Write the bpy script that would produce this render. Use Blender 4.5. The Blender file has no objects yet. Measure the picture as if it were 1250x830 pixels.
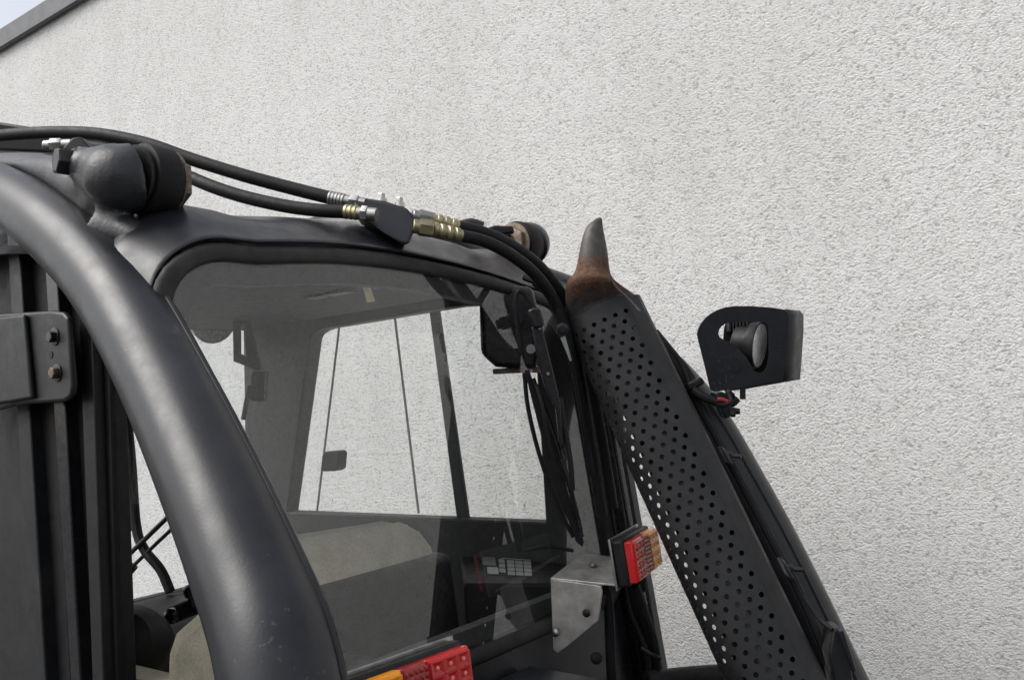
import bpy, bmesh, math, random
from mathutils import Vector, Matrix
random.seed(7)
scene = bpy.context.scene
R = math.radians

# ------------------------------------------------------------------ camera
FPX, CX, CY = 1106.0, 625.0, 415.0            # focal length in photo pixels, principal point
ax_ = Vector((-1475, 160, FPX)).normalized()   # vanishing direction of the wall (towards the front of the truck)
yv = Vector((831, 10, FPX)); yv -= ax_ * yv.dot(ax_); yv.normalize()
xv = -ax_; zv = xv.cross(yv)
MW = Matrix((xv, yv, zv))                      # (right, down, forward) -> world
EYE = Vector((0, 0, 1.80))
def D(px, py, d): return EYE + (MW @ Vector(((px-CX)/FPX, (py-CY)/FPX, 1.0))) * d
def A(px, py, ax, val):
    r = MW @ Vector(((px-CX)/FPX, (py-CY)/FPX, 1.0)); i = 'xyz'.index(ax)
    return EYE + r * ((val - EYE[i]) / r[i])
fwd = MW @ Vector((0,0,1)); rgt = MW @ Vector((1,0,0)); upv = MW @ Vector((0,-1,0))
cam = bpy.data.cameras.new('camera'); camo = bpy.data.objects.new('camera', cam)
scene.collection.objects.link(camo); scene.camera = camo
cam.sensor_fit = 'HORIZONTAL'; cam.sensor_width = 36; cam.lens = FPX/1250*36
cam.clip_start = 0.05; cam.clip_end = 500
m4 = Matrix((rgt, upv, -fwd)).transposed().to_4x4(); m4.translation = EYE
camo.matrix_world = m4

# ------------------------------------------------------------------ sky, sun, exposure
SUN_EL, SUN_AZ = 50.0, 218.0                   # azimuth clockwise from +y
w = bpy.data.worlds.new('World'); scene.world = w; w.use_nodes = True
nt = w.node_tree; nt.nodes.clear()
sky = nt.nodes.new('ShaderNodeTexSky'); sky.sky_type = 'NISHITA'; sky.sun_disc = False
sky.sun_elevation = R(SUN_EL); sky.sun_rotation = R(SUN_AZ); sky.air_density = 1.0; sky.dust_density = 4.0; sky.ozone_density = 1.0
hs = nt.nodes.new('ShaderNodeHueSaturation'); hs.inputs['Saturation'].default_value = 0.32   # cloud cover
bg = nt.nodes.new('ShaderNodeBackground'); bg.inputs['Strength'].default_value = 0.14
wo = nt.nodes.new('ShaderNodeOutputWorld')
nt.links.new(sky.outputs[0], hs.inputs['Color']); nt.links.new(hs.outputs[0], bg.inputs[0]); nt.links.new(bg.outputs[0], wo.inputs[0])
sl = bpy.data.lights.new('sun', 'SUN'); sl.energy = 1.0; sl.angle = R(40); sl.color = (1, .97, .93)
so = bpy.data.objects.new('sun', sl); scene.collection.objects.link(so)
el, az = R(SUN_EL), R(SUN_AZ)
sdir = Vector((math.sin(az)*math.cos(el), math.cos(az)*math.cos(el), math.sin(el)))
so.rotation_euler = sdir.to_track_quat('Z', 'Y').to_euler(); so.location = (0, 0, 8)
vs = scene.view_settings; vs.view_transform = 'Standard'; vs.look = 'None'; vs.exposure = 0.68; vs.gamma = 1.0; vs.use_curve_mapping = False
scene.render.engine = 'CYCLES'
scene.cycles.max_bounces = 10; scene.cycles.transparent_max_bounces = 16

# ------------------------------------------------------------------ materials
def newmat(name):
    m = bpy.data.materials.new(name); m.use_nodes = True
    b = m.node_tree.nodes['Principled BSDF']
    return m, m.node_tree, b
def node(t, kind, **kw):
    n = t.nodes.new(kind)
    for k, v in kw.items():
        if k in n.inputs: n.inputs[k].default_value = v
        else: setattr(n, k, v)
    return n
def ramp(t, fac, stops):
    n = t.nodes.new('ShaderNodeValToRGB'); e = n.color_ramp.elements
    while len(e) < len(stops): e.new(.5)
    for i, (p, c) in enumerate(stops):
        e[i].position = p; e[i].color = (c, c, c, 1) if not isinstance(c, tuple) else (*c, 1)
    t.links.new(fac, n.inputs[0]); return n.outputs[0]
def noise(t, co, scale, detail=4, rough=.55, dist=0):
    n = t.nodes.new('ShaderNodeTexNoise'); n.inputs['Scale'].default_value = scale
    n.inputs['Detail'].default_value = detail; n.inputs['Roughness'].default_value = rough; n.inputs['Distortion'].default_value = dist
    t.links.new(co, n.inputs['Vector']); return n.outputs['Fac']
def coord(t): return t.nodes.new('ShaderNodeTexCoord').outputs['Object']
def mixc(t, fac, a, b, mode='MIX'):
    n = t.nodes.new('ShaderNodeMix'); n.data_type = 'RGBA'; n.blend_type = mode
    for s, v in ((n.inputs['Factor'], fac), (n.inputs[6], a), (n.inputs[7], b)):
        if hasattr(v, 'is_linked') or hasattr(v, 'links'): t.links.new(v, s)
        elif isinstance(v, tuple): s.default_value = (*v, 1)
        else: s.default_value = v
    return n.outputs[2]
def bump(t, b, h, strength, dist=.002):
    n = t.nodes.new('ShaderNodeBump'); n.inputs['Strength'].default_value = strength; n.inputs['Distance'].default_value = dist
    t.links.new(h, n.inputs['Height']); t.links.new(n.outputs[0], b.inputs['Normal'])
def basic(name, col, rough=.5, metal=0, var=.25, scale=30, bmp=.0, bscale=400, dust=0, coat=0, rvar=.12, spec=.5, chips=0):
    m, t, b = newmat(name); co = coord(t)
    n1 = noise(t, co, scale, 5, .6)
    dark = tuple(c*(1-var) for c in col); light = tuple(min(1, c*(1+var)) for c in col)
    c = ramp(t, n1, [(.3, dark), (.7, light)])
    if dust:
        n2 = noise(t, co, scale*.35, 6, .7)
        c = mixc(t, ramp(t, n2, [(.45, 0.0), (.75, dust)]), c, (.22, .21, .19))
    if chips:
        n3 = noise(t, co, 150, 3, .6); n4 = noise(t, co, 11, 4, .6)
        k = node(t, 'ShaderNodeMath', operation='MULTIPLY'); t.links.new(n3, k.inputs[0]); t.links.new(n4, k.inputs[1])
        c = mixc(t, ramp(t, k.outputs[0], [(.375, 0.0), (.40, chips)]), c, (.13, .125, .12))
        mp_ = t.nodes.new('ShaderNodeMapping'); mp_.inputs['Rotation'].default_value = (.4, .8, .3); mp_.inputs['Scale'].default_value = (1, 26, 26); t.links.new(co, mp_.inputs[0])
        c = mixc(t, ramp(t, noise(t, mp_.outputs[0], 7, 4, .6), [(.66, 0.0), (.70, chips*.35)]), c, (.10, .10, .10))
    t.links.new(c, b.inputs['Base Color'])
    r = ramp(t, noise(t, co, scale*1.7, 5, .6), [(.25, max(.03, rough-rvar)), (.75, min(1, rough+rvar))])
    t.links.new(r, b.inputs['Roughness']); b.inputs['Metallic'].default_value = metal
    b.inputs['Coat Weight'].default_value = coat; b.inputs['Specular IOR Level'].default_value = spec
    if bmp: bump(t, b, noise(t, co, bscale, 3, .5), bmp)
    return m
M = {}
M['paint'] = basic('black_satin_paint', (.011, .0122, .016), .34, 0, .25, 14, .06, 260, .07, rvar=.09, chips=.25, spec=.42)
M['paint_dull'] = basic('worn_black_paint', (.011, .012, .0135), .45, 0, .25, 20, .12, 220, .06, spec=.4)
M['cast'] = basic('painted_casting', (.014, .0155, .019), .40, 0, .25, 25, .28, 170, .10, chips=.4)
M['guard'] = basic('shaded_black_sheet', (.013, .0135, .015), .52, 0, .35, 18, .1, 240, .05, spec=.32)  # matt black; shade of the guard's down-turned face is put into the colour
M['rubber'] = basic('black_rubber', (.009, .009, .010), .62, 0, .3, 30, .12, 300, .02, spec=.25)
M['seal'] = basic('window_rubber', (.022, .021, .020), .6, 0, .25, 20, .1, 300, .1, spec=.35)
M['hose'] = basic('hydraulic_hose', (.008, .008, .009), .58, 0, .3, 60, .18, 500, .02, spec=.3)
M['plastic'] = basic('black_plastic', (.009, .009, .010), .5, 0, .3, 40, .1, 500, .02, spec=.3)
M['gloss'] = basic('glossy_black', (.009, .009, .011), .24, 0, .2, 40, 0, 0, .03)
M['interior'] = basic('cab_trim', (.018, .018, .019), .6, 0, .2, 30, .15, 300, .03)
M['headliner'] = basic('cab_headliner', (.035, .035, .036), .75, 0, .15, 30, .2, 400, 0)
M['doorpanel'] = basic('grey_door_panel', (.013, .014, .0155), .55, 0, .12, 25, .15, 700, .05, spec=.35)
M['zinc'] = basic('zinc_plate', (.36, .36, .345), .42, 1, .18, 60, .05, 300, 0)
M['yzinc'] = basic('yellow_zinc', (.40, .36, .23), .42, 1, .3, 50, .05, 300, 0)
M['bracket'] = basic('bare_steel_plate', (.60, .57, .53), .42, .8, .25, 35, .06, 200, .10)
M['coping'] = basic('anthracite_sheet', (.075, .078, .085), .42, .2, .1, 6, 0, 0, .05)
M['white'] = basic('white_print', (.55, .55, .53), .5, 0, .15, 80)
M['greyprint'] = basic('grey_print', (.26, .26, .26), .5, 0, .15, 80)
M['yellow'] = basic('yellow_sticker', (.62, .46, .03), .45, 0, .1, 60)
M['red_wire'] = basic('red_wire', (.22, .02, .02), .4)
M['lamp_lens'] = basic('lamp_glass', (.78, .77, .72), .2, 0, .3, 120, .3, 260)
M['chrome'] = basic('lamp_back', (.55, .55, .55), .3, .7, .1, 40)
M['pitted'] = basic('rusty_nut', (.16, .125, .095), .6, .5, .5, 90, .4, 250)
M['asphalt'] = basic('asphalt', (.055, .055, .056), .85, 0, .3, 40, .5, 200)
# seat cloth
m, t, b = newmat('seat_cloth'); co = coord(t)
c = mixc(t, ramp(t, noise(t, co, 260, 3, .7), [(.35, 0.0), (.65, 1.0)]), (.44, .40, .29), (.60, .55, .42))
c = mixc(t, ramp(t, noise(t, co, 22, 5, .65), [(.4, 0.0), (.7, .55)]), c, (.28, .25, .18))
t.links.new(c, b.inputs['Base Color']); b.inputs['Roughness'].default_value = .95; b.inputs['Sheen Weight'].default_value = .2
bump(t, b, noise(t, co, 420, 2, .6), .5); M['seat'] = m
# exhaust: worn paint with rust where the heat has burned it off
m, t, b = newmat('rusted_exhaust'); co = coord(t)
sep = t.nodes.new('ShaderNodeSeparateXYZ'); t.links.new(co, sep.inputs[0])
n1 = noise(t, co, 34, 8, .75, 1.2); n2 = noise(t, co, 120, 5, .7)
zb = t.nodes.new('ShaderNodeMapRange'); zb.interpolation_type = 'SMOOTHSTEP'
zb.inputs[1].default_value = 1.95; zb.inputs[2].default_value = 2.02; t.links.new(sep.outputs[2], zb.inputs[0])
zt = t.nodes.new('ShaderNodeMapRange'); zt.interpolation_type = 'SMOOTHSTEP'
zt.inputs[1].default_value = 2.085; zt.inputs[2].default_value = 2.05; t.links.new(sep.outputs[2], zt.inputs[0])
ztip = t.nodes.new('ShaderNodeMapRange'); ztip.interpolation_type = 'SMOOTHSTEP'
ztip.inputs[1].default_value = 2.12; ztip.inputs[2].default_value = 2.16; t.links.new(sep.outputs[2], ztip.inputs[0])
mu = node(t, 'ShaderNodeMath', operation='MULTIPLY'); t.links.new(zb.outputs[0], mu.inputs[0]); t.links.new(zt.outputs[0], mu.inputs[1])
ad = node(t, 'ShaderNodeMath', operation='MAXIMUM'); t.links.new(mu.outputs[0], ad.inputs[0]); t.links.new(ztip.outputs[0], ad.inputs[1])
ad2 = node(t, 'ShaderNodeMath', operation='MULTIPLY_ADD'); t.links.new(ad.outputs[0], ad2.inputs[0]); ad2.inputs[1].default_value = .33; t.links.new(n1, ad2.inputs[2])
rf = ramp(t, ad2.outputs[0], [(.60, 0.0), (.82, 1.0)])
rust = ramp(t, n2, [(.3, (.05, .028, .019)), (.55, (.125, .060, .034)), (.75, (.22, .14, .085))])
steel = ramp(t, n1, [(.3, (.030, .029, .029)), (.7, (.085, .078, .072))])
t.links.new(mixc(t, rf, steel, rust), b.inputs['Base Color'])
t.links.new(ramp(t, rf, [(0, .45), (1, .85)]), b.inputs['Roughness']); b.inputs['Metallic'].default_value = .25
bump(t, b, n2, .4); M['exhaust'] = m
# lamp lenses
def lens(name, col):
    m, t, b = newmat(name); co = coord(t)
    t.links.new(ramp(t, noise(t, co, 160, 3, .6), [(.3, tuple(c*.85 for c in col)), (.7, col)]), b.inputs['Base Color'])
    b.inputs['Roughness'].default_value = .2; b.inputs['Coat Weight'].default_value = .3; b.inputs['Coat Roughness'].default_value = .06
    b.inputs['Specular IOR Level'].default_value = .35
    return m
M['red'] = lens('red_lens', (.55, .014, .016)); M['reddark'] = lens('red_reflector', (.34, .020, .022)); M['amber'] = lens('amber_lens', (1.0, .36, .012))
M['red_led'] = lens('red_led', (.95, .22, .16)); M['amber_led'] = lens('amber_led', (.98, .55, .16))
# thin window glass: clear sheet plus Fresnel reflection
def glass(name, tint, ior=1.5, dirt=.03):
    m = bpy.data.materials.new(name); m.use_nodes = True; t = m.node_tree; t.nodes.clear()
    tr = t.nodes.new('ShaderNodeBsdfTransparent'); tr.inputs[0].default_value = (*tint, 1)
    gl = t.nodes.new('ShaderNodeBsdfGlossy'); gl.inputs['Roughness'].default_value = .004; gl.inputs[0].default_value = (1, 1, 1, 1)
    df = t.nodes.new('ShaderNodeBsdfDiffuse'); df.inputs[0].default_value = (.5, .5, .48, 1)
    lw = t.nodes.new('ShaderNodeLayerWeight'); lw.inputs[0].default_value = .5
    pw = node(t, 'ShaderNodeMath', operation='POWER'); t.links.new(lw.outputs['Facing'], pw.inputs[0]); pw.inputs[1].default_value = 4.0
    f0 = 2*((ior-1)/(ior+1))**2
    fr = node(t, 'ShaderNodeMath', operation='MULTIPLY_ADD'); t.links.new(pw.outputs[0], fr.inputs[0]); fr.inputs[1].default_value = .95-f0; fr.inputs[2].default_value = f0
    mx = t.nodes.new('ShaderNodeMixShader'); t.links.new(fr.outputs[0], mx.inputs[0]); t.links.new(tr.outputs[0], mx.inputs[1]); t.links.new(gl.outputs[0], mx.inputs[2])
    co = coord(t); dn = ramp(t, noise(t, co, 9, 5, .65), [(.35, 0.0), (.8, dirt)])
    m2 = t.nodes.new('ShaderNodeMixShader'); t.links.new(dn, m2.inputs[0]); t.links.new(mx.outputs[0], m2.inputs[1]); t.links.new(df.outputs[0], m2.inputs[2])
    o = t.nodes.new('ShaderNodeOutputMaterial'); t.links.new(m2.outputs[0], o.inputs[0]); return m
M['glass'] = glass('rear_glass', (.95, .96, .955), 1.50, .008)
M['glass_side'] = glass('side_glass', (.90, .925, .92), 1.25, .015)
# scratch-plaster wall
m, t, b = newmat('scratch_render'); co = coord(t)
mp = t.nodes.new('ShaderNodeMapping'); mp.inputs['Rotation'].default_value = (0, R(-32), 0); mp.inputs['Scale'].default_value = (.84, 1.0, 1.12); t.links.new(co, mp.inputs[0])
g1 = noise(t, mp.outputs[0], 105, 5, .78); g2 = noise(t, mp.outputs[0], 46, 3, .6)
vo = t.nodes.new('ShaderNodeTexVoronoi'); vo.inputs['Scale'].default_value = 150; vo.inputs['Detail'].default_value = 1.0; t.links.new(mp.outputs[0], vo.inputs['Vector'])
h = node(t, 'ShaderNodeMath', operation='MULTIPLY_ADD'); t.links.new(g2, h.inputs[0]); h.inputs[1].default_value = .35; t.links.new(g1, h.inputs[2])
h2 = node(t, 'ShaderNodeMath', operation='MULTIPLY_ADD'); t.links.new(vo.outputs[0], h2.inputs[0]); h2.inputs[1].default_value = -.30; t.links.new(h.outputs[0], h2.inputs[2])
base = ramp(t, noise(t, co, 1.1, 5, .6), [(.3, (.75, .745, .73)), (.7, (.80, .796, .785))])
mp2 = t.nodes.new('ShaderNodeMapping'); mp2.inputs['Scale'].default_value = (1.6, 1, .45); t.links.new(co, mp2.inputs[0])
st = ramp(t, noise(t, mp2.outputs[0], 2.3, 7, .72, .5), [(.48, 0.0), (.80, .26)])
base = mixc(t, st, base, (.42, .41, .39))
pit = ramp(t, h2.outputs[0], [(.20, 1.0), (.44, 0.0)])
base = mixc(t, ramp(t, pit, [(0, 0.0), (1, .75)]), base, (.30, .295, .28))
t.links.new(base, b.inputs['Base Color']); b.inputs['Roughness'].default_value = .95; b.inputs['Specular IOR Level'].default_value = .15
bump(t, b, h2.outputs[0], 1.0, .0095); M['stucco'] = m

# ------------------------------------------------------------------ mesh helpers
COL = scene.collection
def obj(name, me, mat, parent=None):
    o = bpy.data.objects.new(name, me); COL.objects.link(o)
    if mat: me.materials.append(M[mat])
    if parent is not None:
        o.parent = parent
        if parent.type == 'EMPTY': o.matrix_parent_inverse = Matrix.Translation(-parent.location)
    return o
def catmull(pts, n=8):
    pts = [Vector(p) for p in pts]
    if len(pts) < 3: return pts
    P = [pts[0]*2-pts[1]] + pts + [pts[-1]*2-pts[-2]]; out = []
    for i in range(1, len(P)-2):
        a, b_, c_, d_ = P[i-1:i+3]
        for k in range(n):
            u = k/n
            out.append(.5*((2*b_) + (c_-a)*u + (2*a-5*b_+4*c_-d_)*u*u + (3*b_-a-3*c_+d_)*u**3))
    out.append(pts[-1]); return out
class MB:
    def __init__(s): s.v = []; s.f = []
    def add(s, v, f):
        k = len(s.v); s.v += [Vector(p) for p in v]; s.f += [[i+k for i in q] for q in f]; return s
    def loft(s, rings, closed=True, caps=True):
        n = len(rings[0]); k = len(s.v)
        for r in rings: s.v += [Vector(p) for p in r]
        for i in range(len(rings)-1):
            for j in range(n if closed else n-1):
                a = k+i*n+j; b_ = k+i*n+(j+1) % n
                s.f.append([a, b_, b_+n, a+n])
        if caps and closed:
            s.f.append([k+j for j in range(n)][::-1]); s.f.append([k+(len(rings)-1)*n+j for j in range(n)])
        return s
    def tube(s, pts, r, seg=14, n=8, smooth=True, squash=1.0, up=None, caps=True):
        np_ = len(pts); P = catmull(pts, n) if smooth else [Vector(p) for p in pts]
        if isinstance(r, (int, float)): rr = [r]*len(P)
        else:
            rr = []
            for i in range(len(P)):
                u = i/(len(P)-1)*(np_-1); a = min(int(u), np_-2); rr.append(r[a]+(r[a+1]-r[a])*(u-a))
        ref = Vector(up) if up else None; rings = []; prev = None
        for i, p in enumerate(P):
            tg = (P[min(i+1, len(P)-1)]-P[max(i-1, 0)]).normalized()
            if prev is None:
                q = ref or (Vector((0,0,1)) if abs(tg.z) < .9 else Vector((1,0,0)))
            else: q = prev
            e1 = (q-tg*q.dot(tg)).normalized(); prev = e1; e2 = tg.cross(e1)
            rings.append([p+e1*math.cos(2*math.pi*j/seg)*rr[i]+e2*math.sin(2*math.pi*j/seg)*rr[i]*squash for j in range(seg)])
        return s.loft(rings, True, caps)
    def lathe(s, prof, o, axis, seg=24, ph=0):
        o = Vector(o); a = Vector(axis).normalized(); q = Vector((0,0,1)) if abs(a.z) < .9 else Vector((1,0,0))
        e1 = (q-a*q.dot(a)).normalized(); e2 = a.cross(e1)
        return s.loft([[o+a*t_+(e1*math.cos(2*math.pi*j/seg+ph)+e2*math.sin(2*math.pi*j/seg+ph))*r_ for j in range(seg)] for t_, r_ in prof])
    def hexn(s, o, axis, r, h, ph=0):
        return s.lathe([(0, r*.97), (h*.1, r), (h*.85, r), (h, r*.88)], o, axis, 6, ph)
    def prism(s, poly, vec):
        vec = Vector(vec); n = len(poly); a = [Vector(p) for p in poly]
        s.add(a+[p+vec for p in a], [list(range(n))[::-1], [n+i for i in range(n)]]+[[i, (i+1) % n, n+(i+1) % n, n+i] for i in range(n)]); return s
    def box(s, c, ex, ey, ez):
        c = Vector(c); ex = Vector(ex); ey = Vector(ey); ez = Vector(ez)
        v = [c+ex*i+ey*j+ez*k for i in (-1, 1) for j in (-1, 1) for k in (-1, 1)]
        return s.add(v, [[0,1,3,2],[4,6,7,5],[0,4,5,1],[2,3,7,6],[0,2,6,4],[1,5,7,3]])
    def abox(s, x0, x1, y0, y1, z0, z1):
        return s.box(((x0+x1)/2, (y0+y1)/2, (z0+z1)/2), (abs(x1-x0)/2,0,0), (0,abs(y1-y0)/2,0), (0,0,abs(z1-z0)/2))
    def holed(s, outer, hole, vec):
        """flat plate with one hole: outer and hole are loops of 3D points in a plane"""
        c = sum((Vector(p) for p in hole), Vector())/len(hole); vec = Vector(vec); nn = vec.normalized()
        e1 = (Vector(outer[0])-c).normalized(); e2 = nn.cross(e1)
        to2 = lambda p: ((Vector(p)-c).dot(e1), (Vector(p)-c).dot(e2))
        def cast(loop, ang):
            dx, dy = math.cos(ang), math.sin(ang); best = None
            L = [to2(p) for p in loop]
            for i in range(len(L)):
                (x1, y1), (x2, y2) = L[i], L[(i+1) % len(L)]
                den = dx*(y2-y1)-dy*(x2-x1)
                if abs(den) < 1e-12: continue
                t_ = (x1*(y2-y1)-y1*(x2-x1))/den; u_ = (x1*dy-y1*dx)/den
                if t_ > 0 and -1e-6 <= u_ <= 1+1e-6 and (best is None or t_ > best): best = t_
            return best
        angs = sorted({round(math.atan2(*reversed(to2(p))), 5) for p in list(outer)+list(hole)})
        ro, ri = [], []
        for a in angs:
            o_, i_ = cast(outer, a), cast(hole, a)
            if o_ is None or i_ is None: continue
            d_ = e1*math.cos(a)+e2*math.sin(a); ro.append(c+d_*o_); ri.append(c+d_*i_)
        n = len(ro); v = ro+ri+[p+vec for p in ro]+[p+vec for p in ri]; f = []
        for i in range(n):
            j = (i+1) % n
            f += [[j, i, n+i, n+j], [2*n+i, 2*n+j, 3*n+j, 3*n+i], [i, j, 2*n+j, 2*n+i], [n+j, n+i, 3*n+i, 3*n+j]]
        return s.add(v, f)
    def mirror(s, yc):
        s.v = [Vector((p.x, 2*yc-p.y, p.z)) for p in s.v]; s.f = [q[::-1] for q in s.f]; return s
    def build(s, name, mat, parent=None, bevel=0, ang=35, weld=0, seg=2):
        me = bpy.data.meshes.new(name); me.from_pydata([tuple(p) for p in s.v], [], s.f)
        bm = bmesh.new(); bm.from_mesh(me)
        if weld: bmesh.ops.remove_doubles(bm, verts=bm.verts, dist=weld)
        bmesh.ops.recalc_face_normals(bm, faces=bm.faces); bm.to_mesh(me); bm.free()
        me.shade_smooth(); me.set_sharp_from_angle(angle=R(ang))
        o = obj(name, me, mat, parent)
        if bevel:
            b_ = o.modifiers.new('bevel', 'BEVEL'); b_.width = bevel; b_.segments = seg; b_.limit_method = 'ANGLE'; b_.angle_limit = R(40)
        return o
def organic(o, vox=.005, it=6):
    r_ = o.modifiers.new('remesh', 'REMESH'); r_.mode = 'VOXEL'; r_.voxel_size = vox; r_.use_smooth_shade = True
    s_ = o.modifiers.new('smooth', 'SMOOTH'); s_.factor = .5; s_.iterations = it
def tag(o, label, cat): o['label'] = label; o['category'] = cat

YC = 1.265                                     # centre plane of the truck
W = 2.90                                       # face of the wall
def rx(z): return -1.13 + (1.8-z)*.12          # rear face of the cab

# ------------------------------------------------------------------ setting
g = MB().add([(-60,-40,0), (40,-40,0), (40,60,0), (-60,60,0)], [[0,1,2,3]]).build('ground', 'asphalt'); g['kind'] = 'structure'
bld = bpy.data.objects.new('rendered_building', None); COL.objects.link(bld); bld.location = (-5, W, 0)
tag(bld, 'white scratch-rendered building wall with dark sheet-metal roof edge behind the forklift', 'building')
EZ = A(55, 32.5, 'y', W).z
MB().abox(-26, 14, W, W+8, -.05, EZ+.02).build('wall', 'stucco', bld)
MB().prism([(-26.1, W-.045, EZ), (-26.1, W-.04, EZ+.135), (-26.1, W+.02, EZ+.15), (-26.1, W+8.1, EZ+.15), (-26.1, W+8.1, EZ+.03), (-26.1, W-.012, EZ+.03), (-26.1, W-.012, EZ)], (40.2, 0, 0)).build('roof_edge', 'coping', bld, bevel=.006)

# ------------------------------------------------------------------ forklift
FL = bpy.data.objects.new('forklift', None); COL.objects.link(FL); FL.location = (-1.5, YC, 0)
tag(FL, 'black forklift cab with arched tubular pillars, hydraulic hoses and red-amber tail lights', 'forklift')

# --- arched guard pillars
pc = [D(345,830,.937), D(301,690,1.018), D(209,480,1.185), D(138,352,1.335), D(66,278,1.46), D(0,236,1.58), D(-75,206,1.74)]
pr = [.065, .063, .059, .060, .057, .050, .046]
PL = [Vector((-.625,.54,.92)), Vector((-.685,.563,1.15)), Vector((-.735,.588,1.36))] + pc; PRR = [.068, .067, .066] + pr
PL += [Vector((-2.2, .765, 2.30))]; PRR += [.045]
def side(mb, s): return mb if s < 0 else mb.mirror(YC)
for s in (-1, 1):
    path = [p.copy() for p in PL]
    if s > 0:                                  # the far pillar, surveyed on its own rear edge
        ed_ = [A(px, py, 'y', yy) for px, py, yy in ((1086,890,1.965), (1058,830,1.955), (990,690,1.93), (937,590,1.91), (872,482,1.88), (800,408,1.85), (722,346,1.83))]
        ctr = []
        for i, e_ in enumerate(ed_):
            tg = (ed_[min(i+1, 6)]-ed_[max(i-1, 0)]); nn = Vector((tg.z, 0, -tg.x)).normalized()
            if nn.x > 0: nn = -nn
            c_ = e_+nn*.062; ctr.append(Vector((c_.x, 2*YC-c_.y, c_.z)))
        path = [Vector((-.66,.54,.80))]+ctr+[Vector((p.x, p.y, p.z)) for p in PL[-3:]]
        PRR = [.066,.064,.063,.062,.061,.060,.060,.058,.052,.048,.045]
    p = side(MB().tube(path, PRR, 40, 14, up=(0, 1, 0)), s).build('guard_pillar', 'paint', FL)
    st = []                                    # welded edge strip along the inner rear side of the tube
    for i in range(0, 8):
        q = path[i]; tg = (path[i+1]-path[i-1 if i else 0]).normalized(); tw = (EYE-q); tw = (tw-tg*tw.dot(tg)).normalized(); sd_ = tg.cross(tw)
        sd_ = sd_ if sd_.dot(rgt) > 0 else -sd_
        st.append(q+(sd_*.90+tw*.436)*(PRR[i]-.001))
    side(MB().tube(st, .0045, 8, 14), s).build('edge_strip', 'paint_dull', p)

# --- roof shell: follows the rounded window head and sweeps forward over the cab
def roof_build(loop):
    idx = [i for i, (y, z) in enumerate(loop) if z > 1.925]
    rows = []
    for i in idx:
        y, z = loop[i]; y0, z0 = loop[i-1]; y1, z1 = loop[(i+1) % len(loop)]
        n = Vector((0, -(z1-z0), (y1-y0))).normalized()
        if n.z < -.2: n = -n
        top = max(0, n.z); u = abs(y-YC)/.51; k = .30+.70*top**1.5
        hump = .011*math.exp(-((u-.80)/.13)**2)
        dip = .010*math.exp(-((u-.55)/.10)**2)
        dr = .034*max(0, (y-1.05)/.6)**1.3*top
        prof = [(.006,.008), (.008,.013), (-.012,.026+dr*.3), (-.045,.046+hump*.6+dr*.8), (-.080,.064+hump*.9-dip*.6+dr), (-.125,.079+hump-dip+dr), (-.180,.091+hump*.6-dip+dr), (-.25,.103+hump*.3+dr), (-.36,.120+dr), (-.50,.140+dr), (-.68,.158+dr), (-.98,.176+dr), (-1.30,.180+dr), (-1.36,.12)]
        r_ = [Vector((rx(2.06)+dx, y, z))+n*o_*k for dx, o_ in prof]
        for q_, p in enumerate(r_[5:]): p.y = YC+(p.y-YC)*max(.88, .97-.03*q_); p.z = max(p.z, 2.02+.02*min(4, q_))
        r_[7].z = max(r_[7].z, 2.04)
        rows.append(catmull(r_, 3))
    return MB().loft(rows, closed=False).build('roof', 'paint', FL, ang=60)
# roof rail seen above the near pillar, mast crossmember beyond it
for s in (-1,):
    q = [A(128,236,'y',.78), A(100,216,'y',.79), A(50,207,'y',.80), A(0,206,'y',.81), A(-60,204,'y',.83)]
    side(MB().tube(q, [.010,.024,.029,.030,.030], 20, 8, squash=1.5), s).build('roof_rail', 'paint', FL)
MB().prism([D(-60,138,2.75), D(0,149,2.7), D(52,157,2.68), D(150,172,2.65), D(60,186,2.68), D(-60,181,2.75)], fwd*.10).build('mast_crossmember', 'plastic', FL, bevel=.008)

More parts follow.
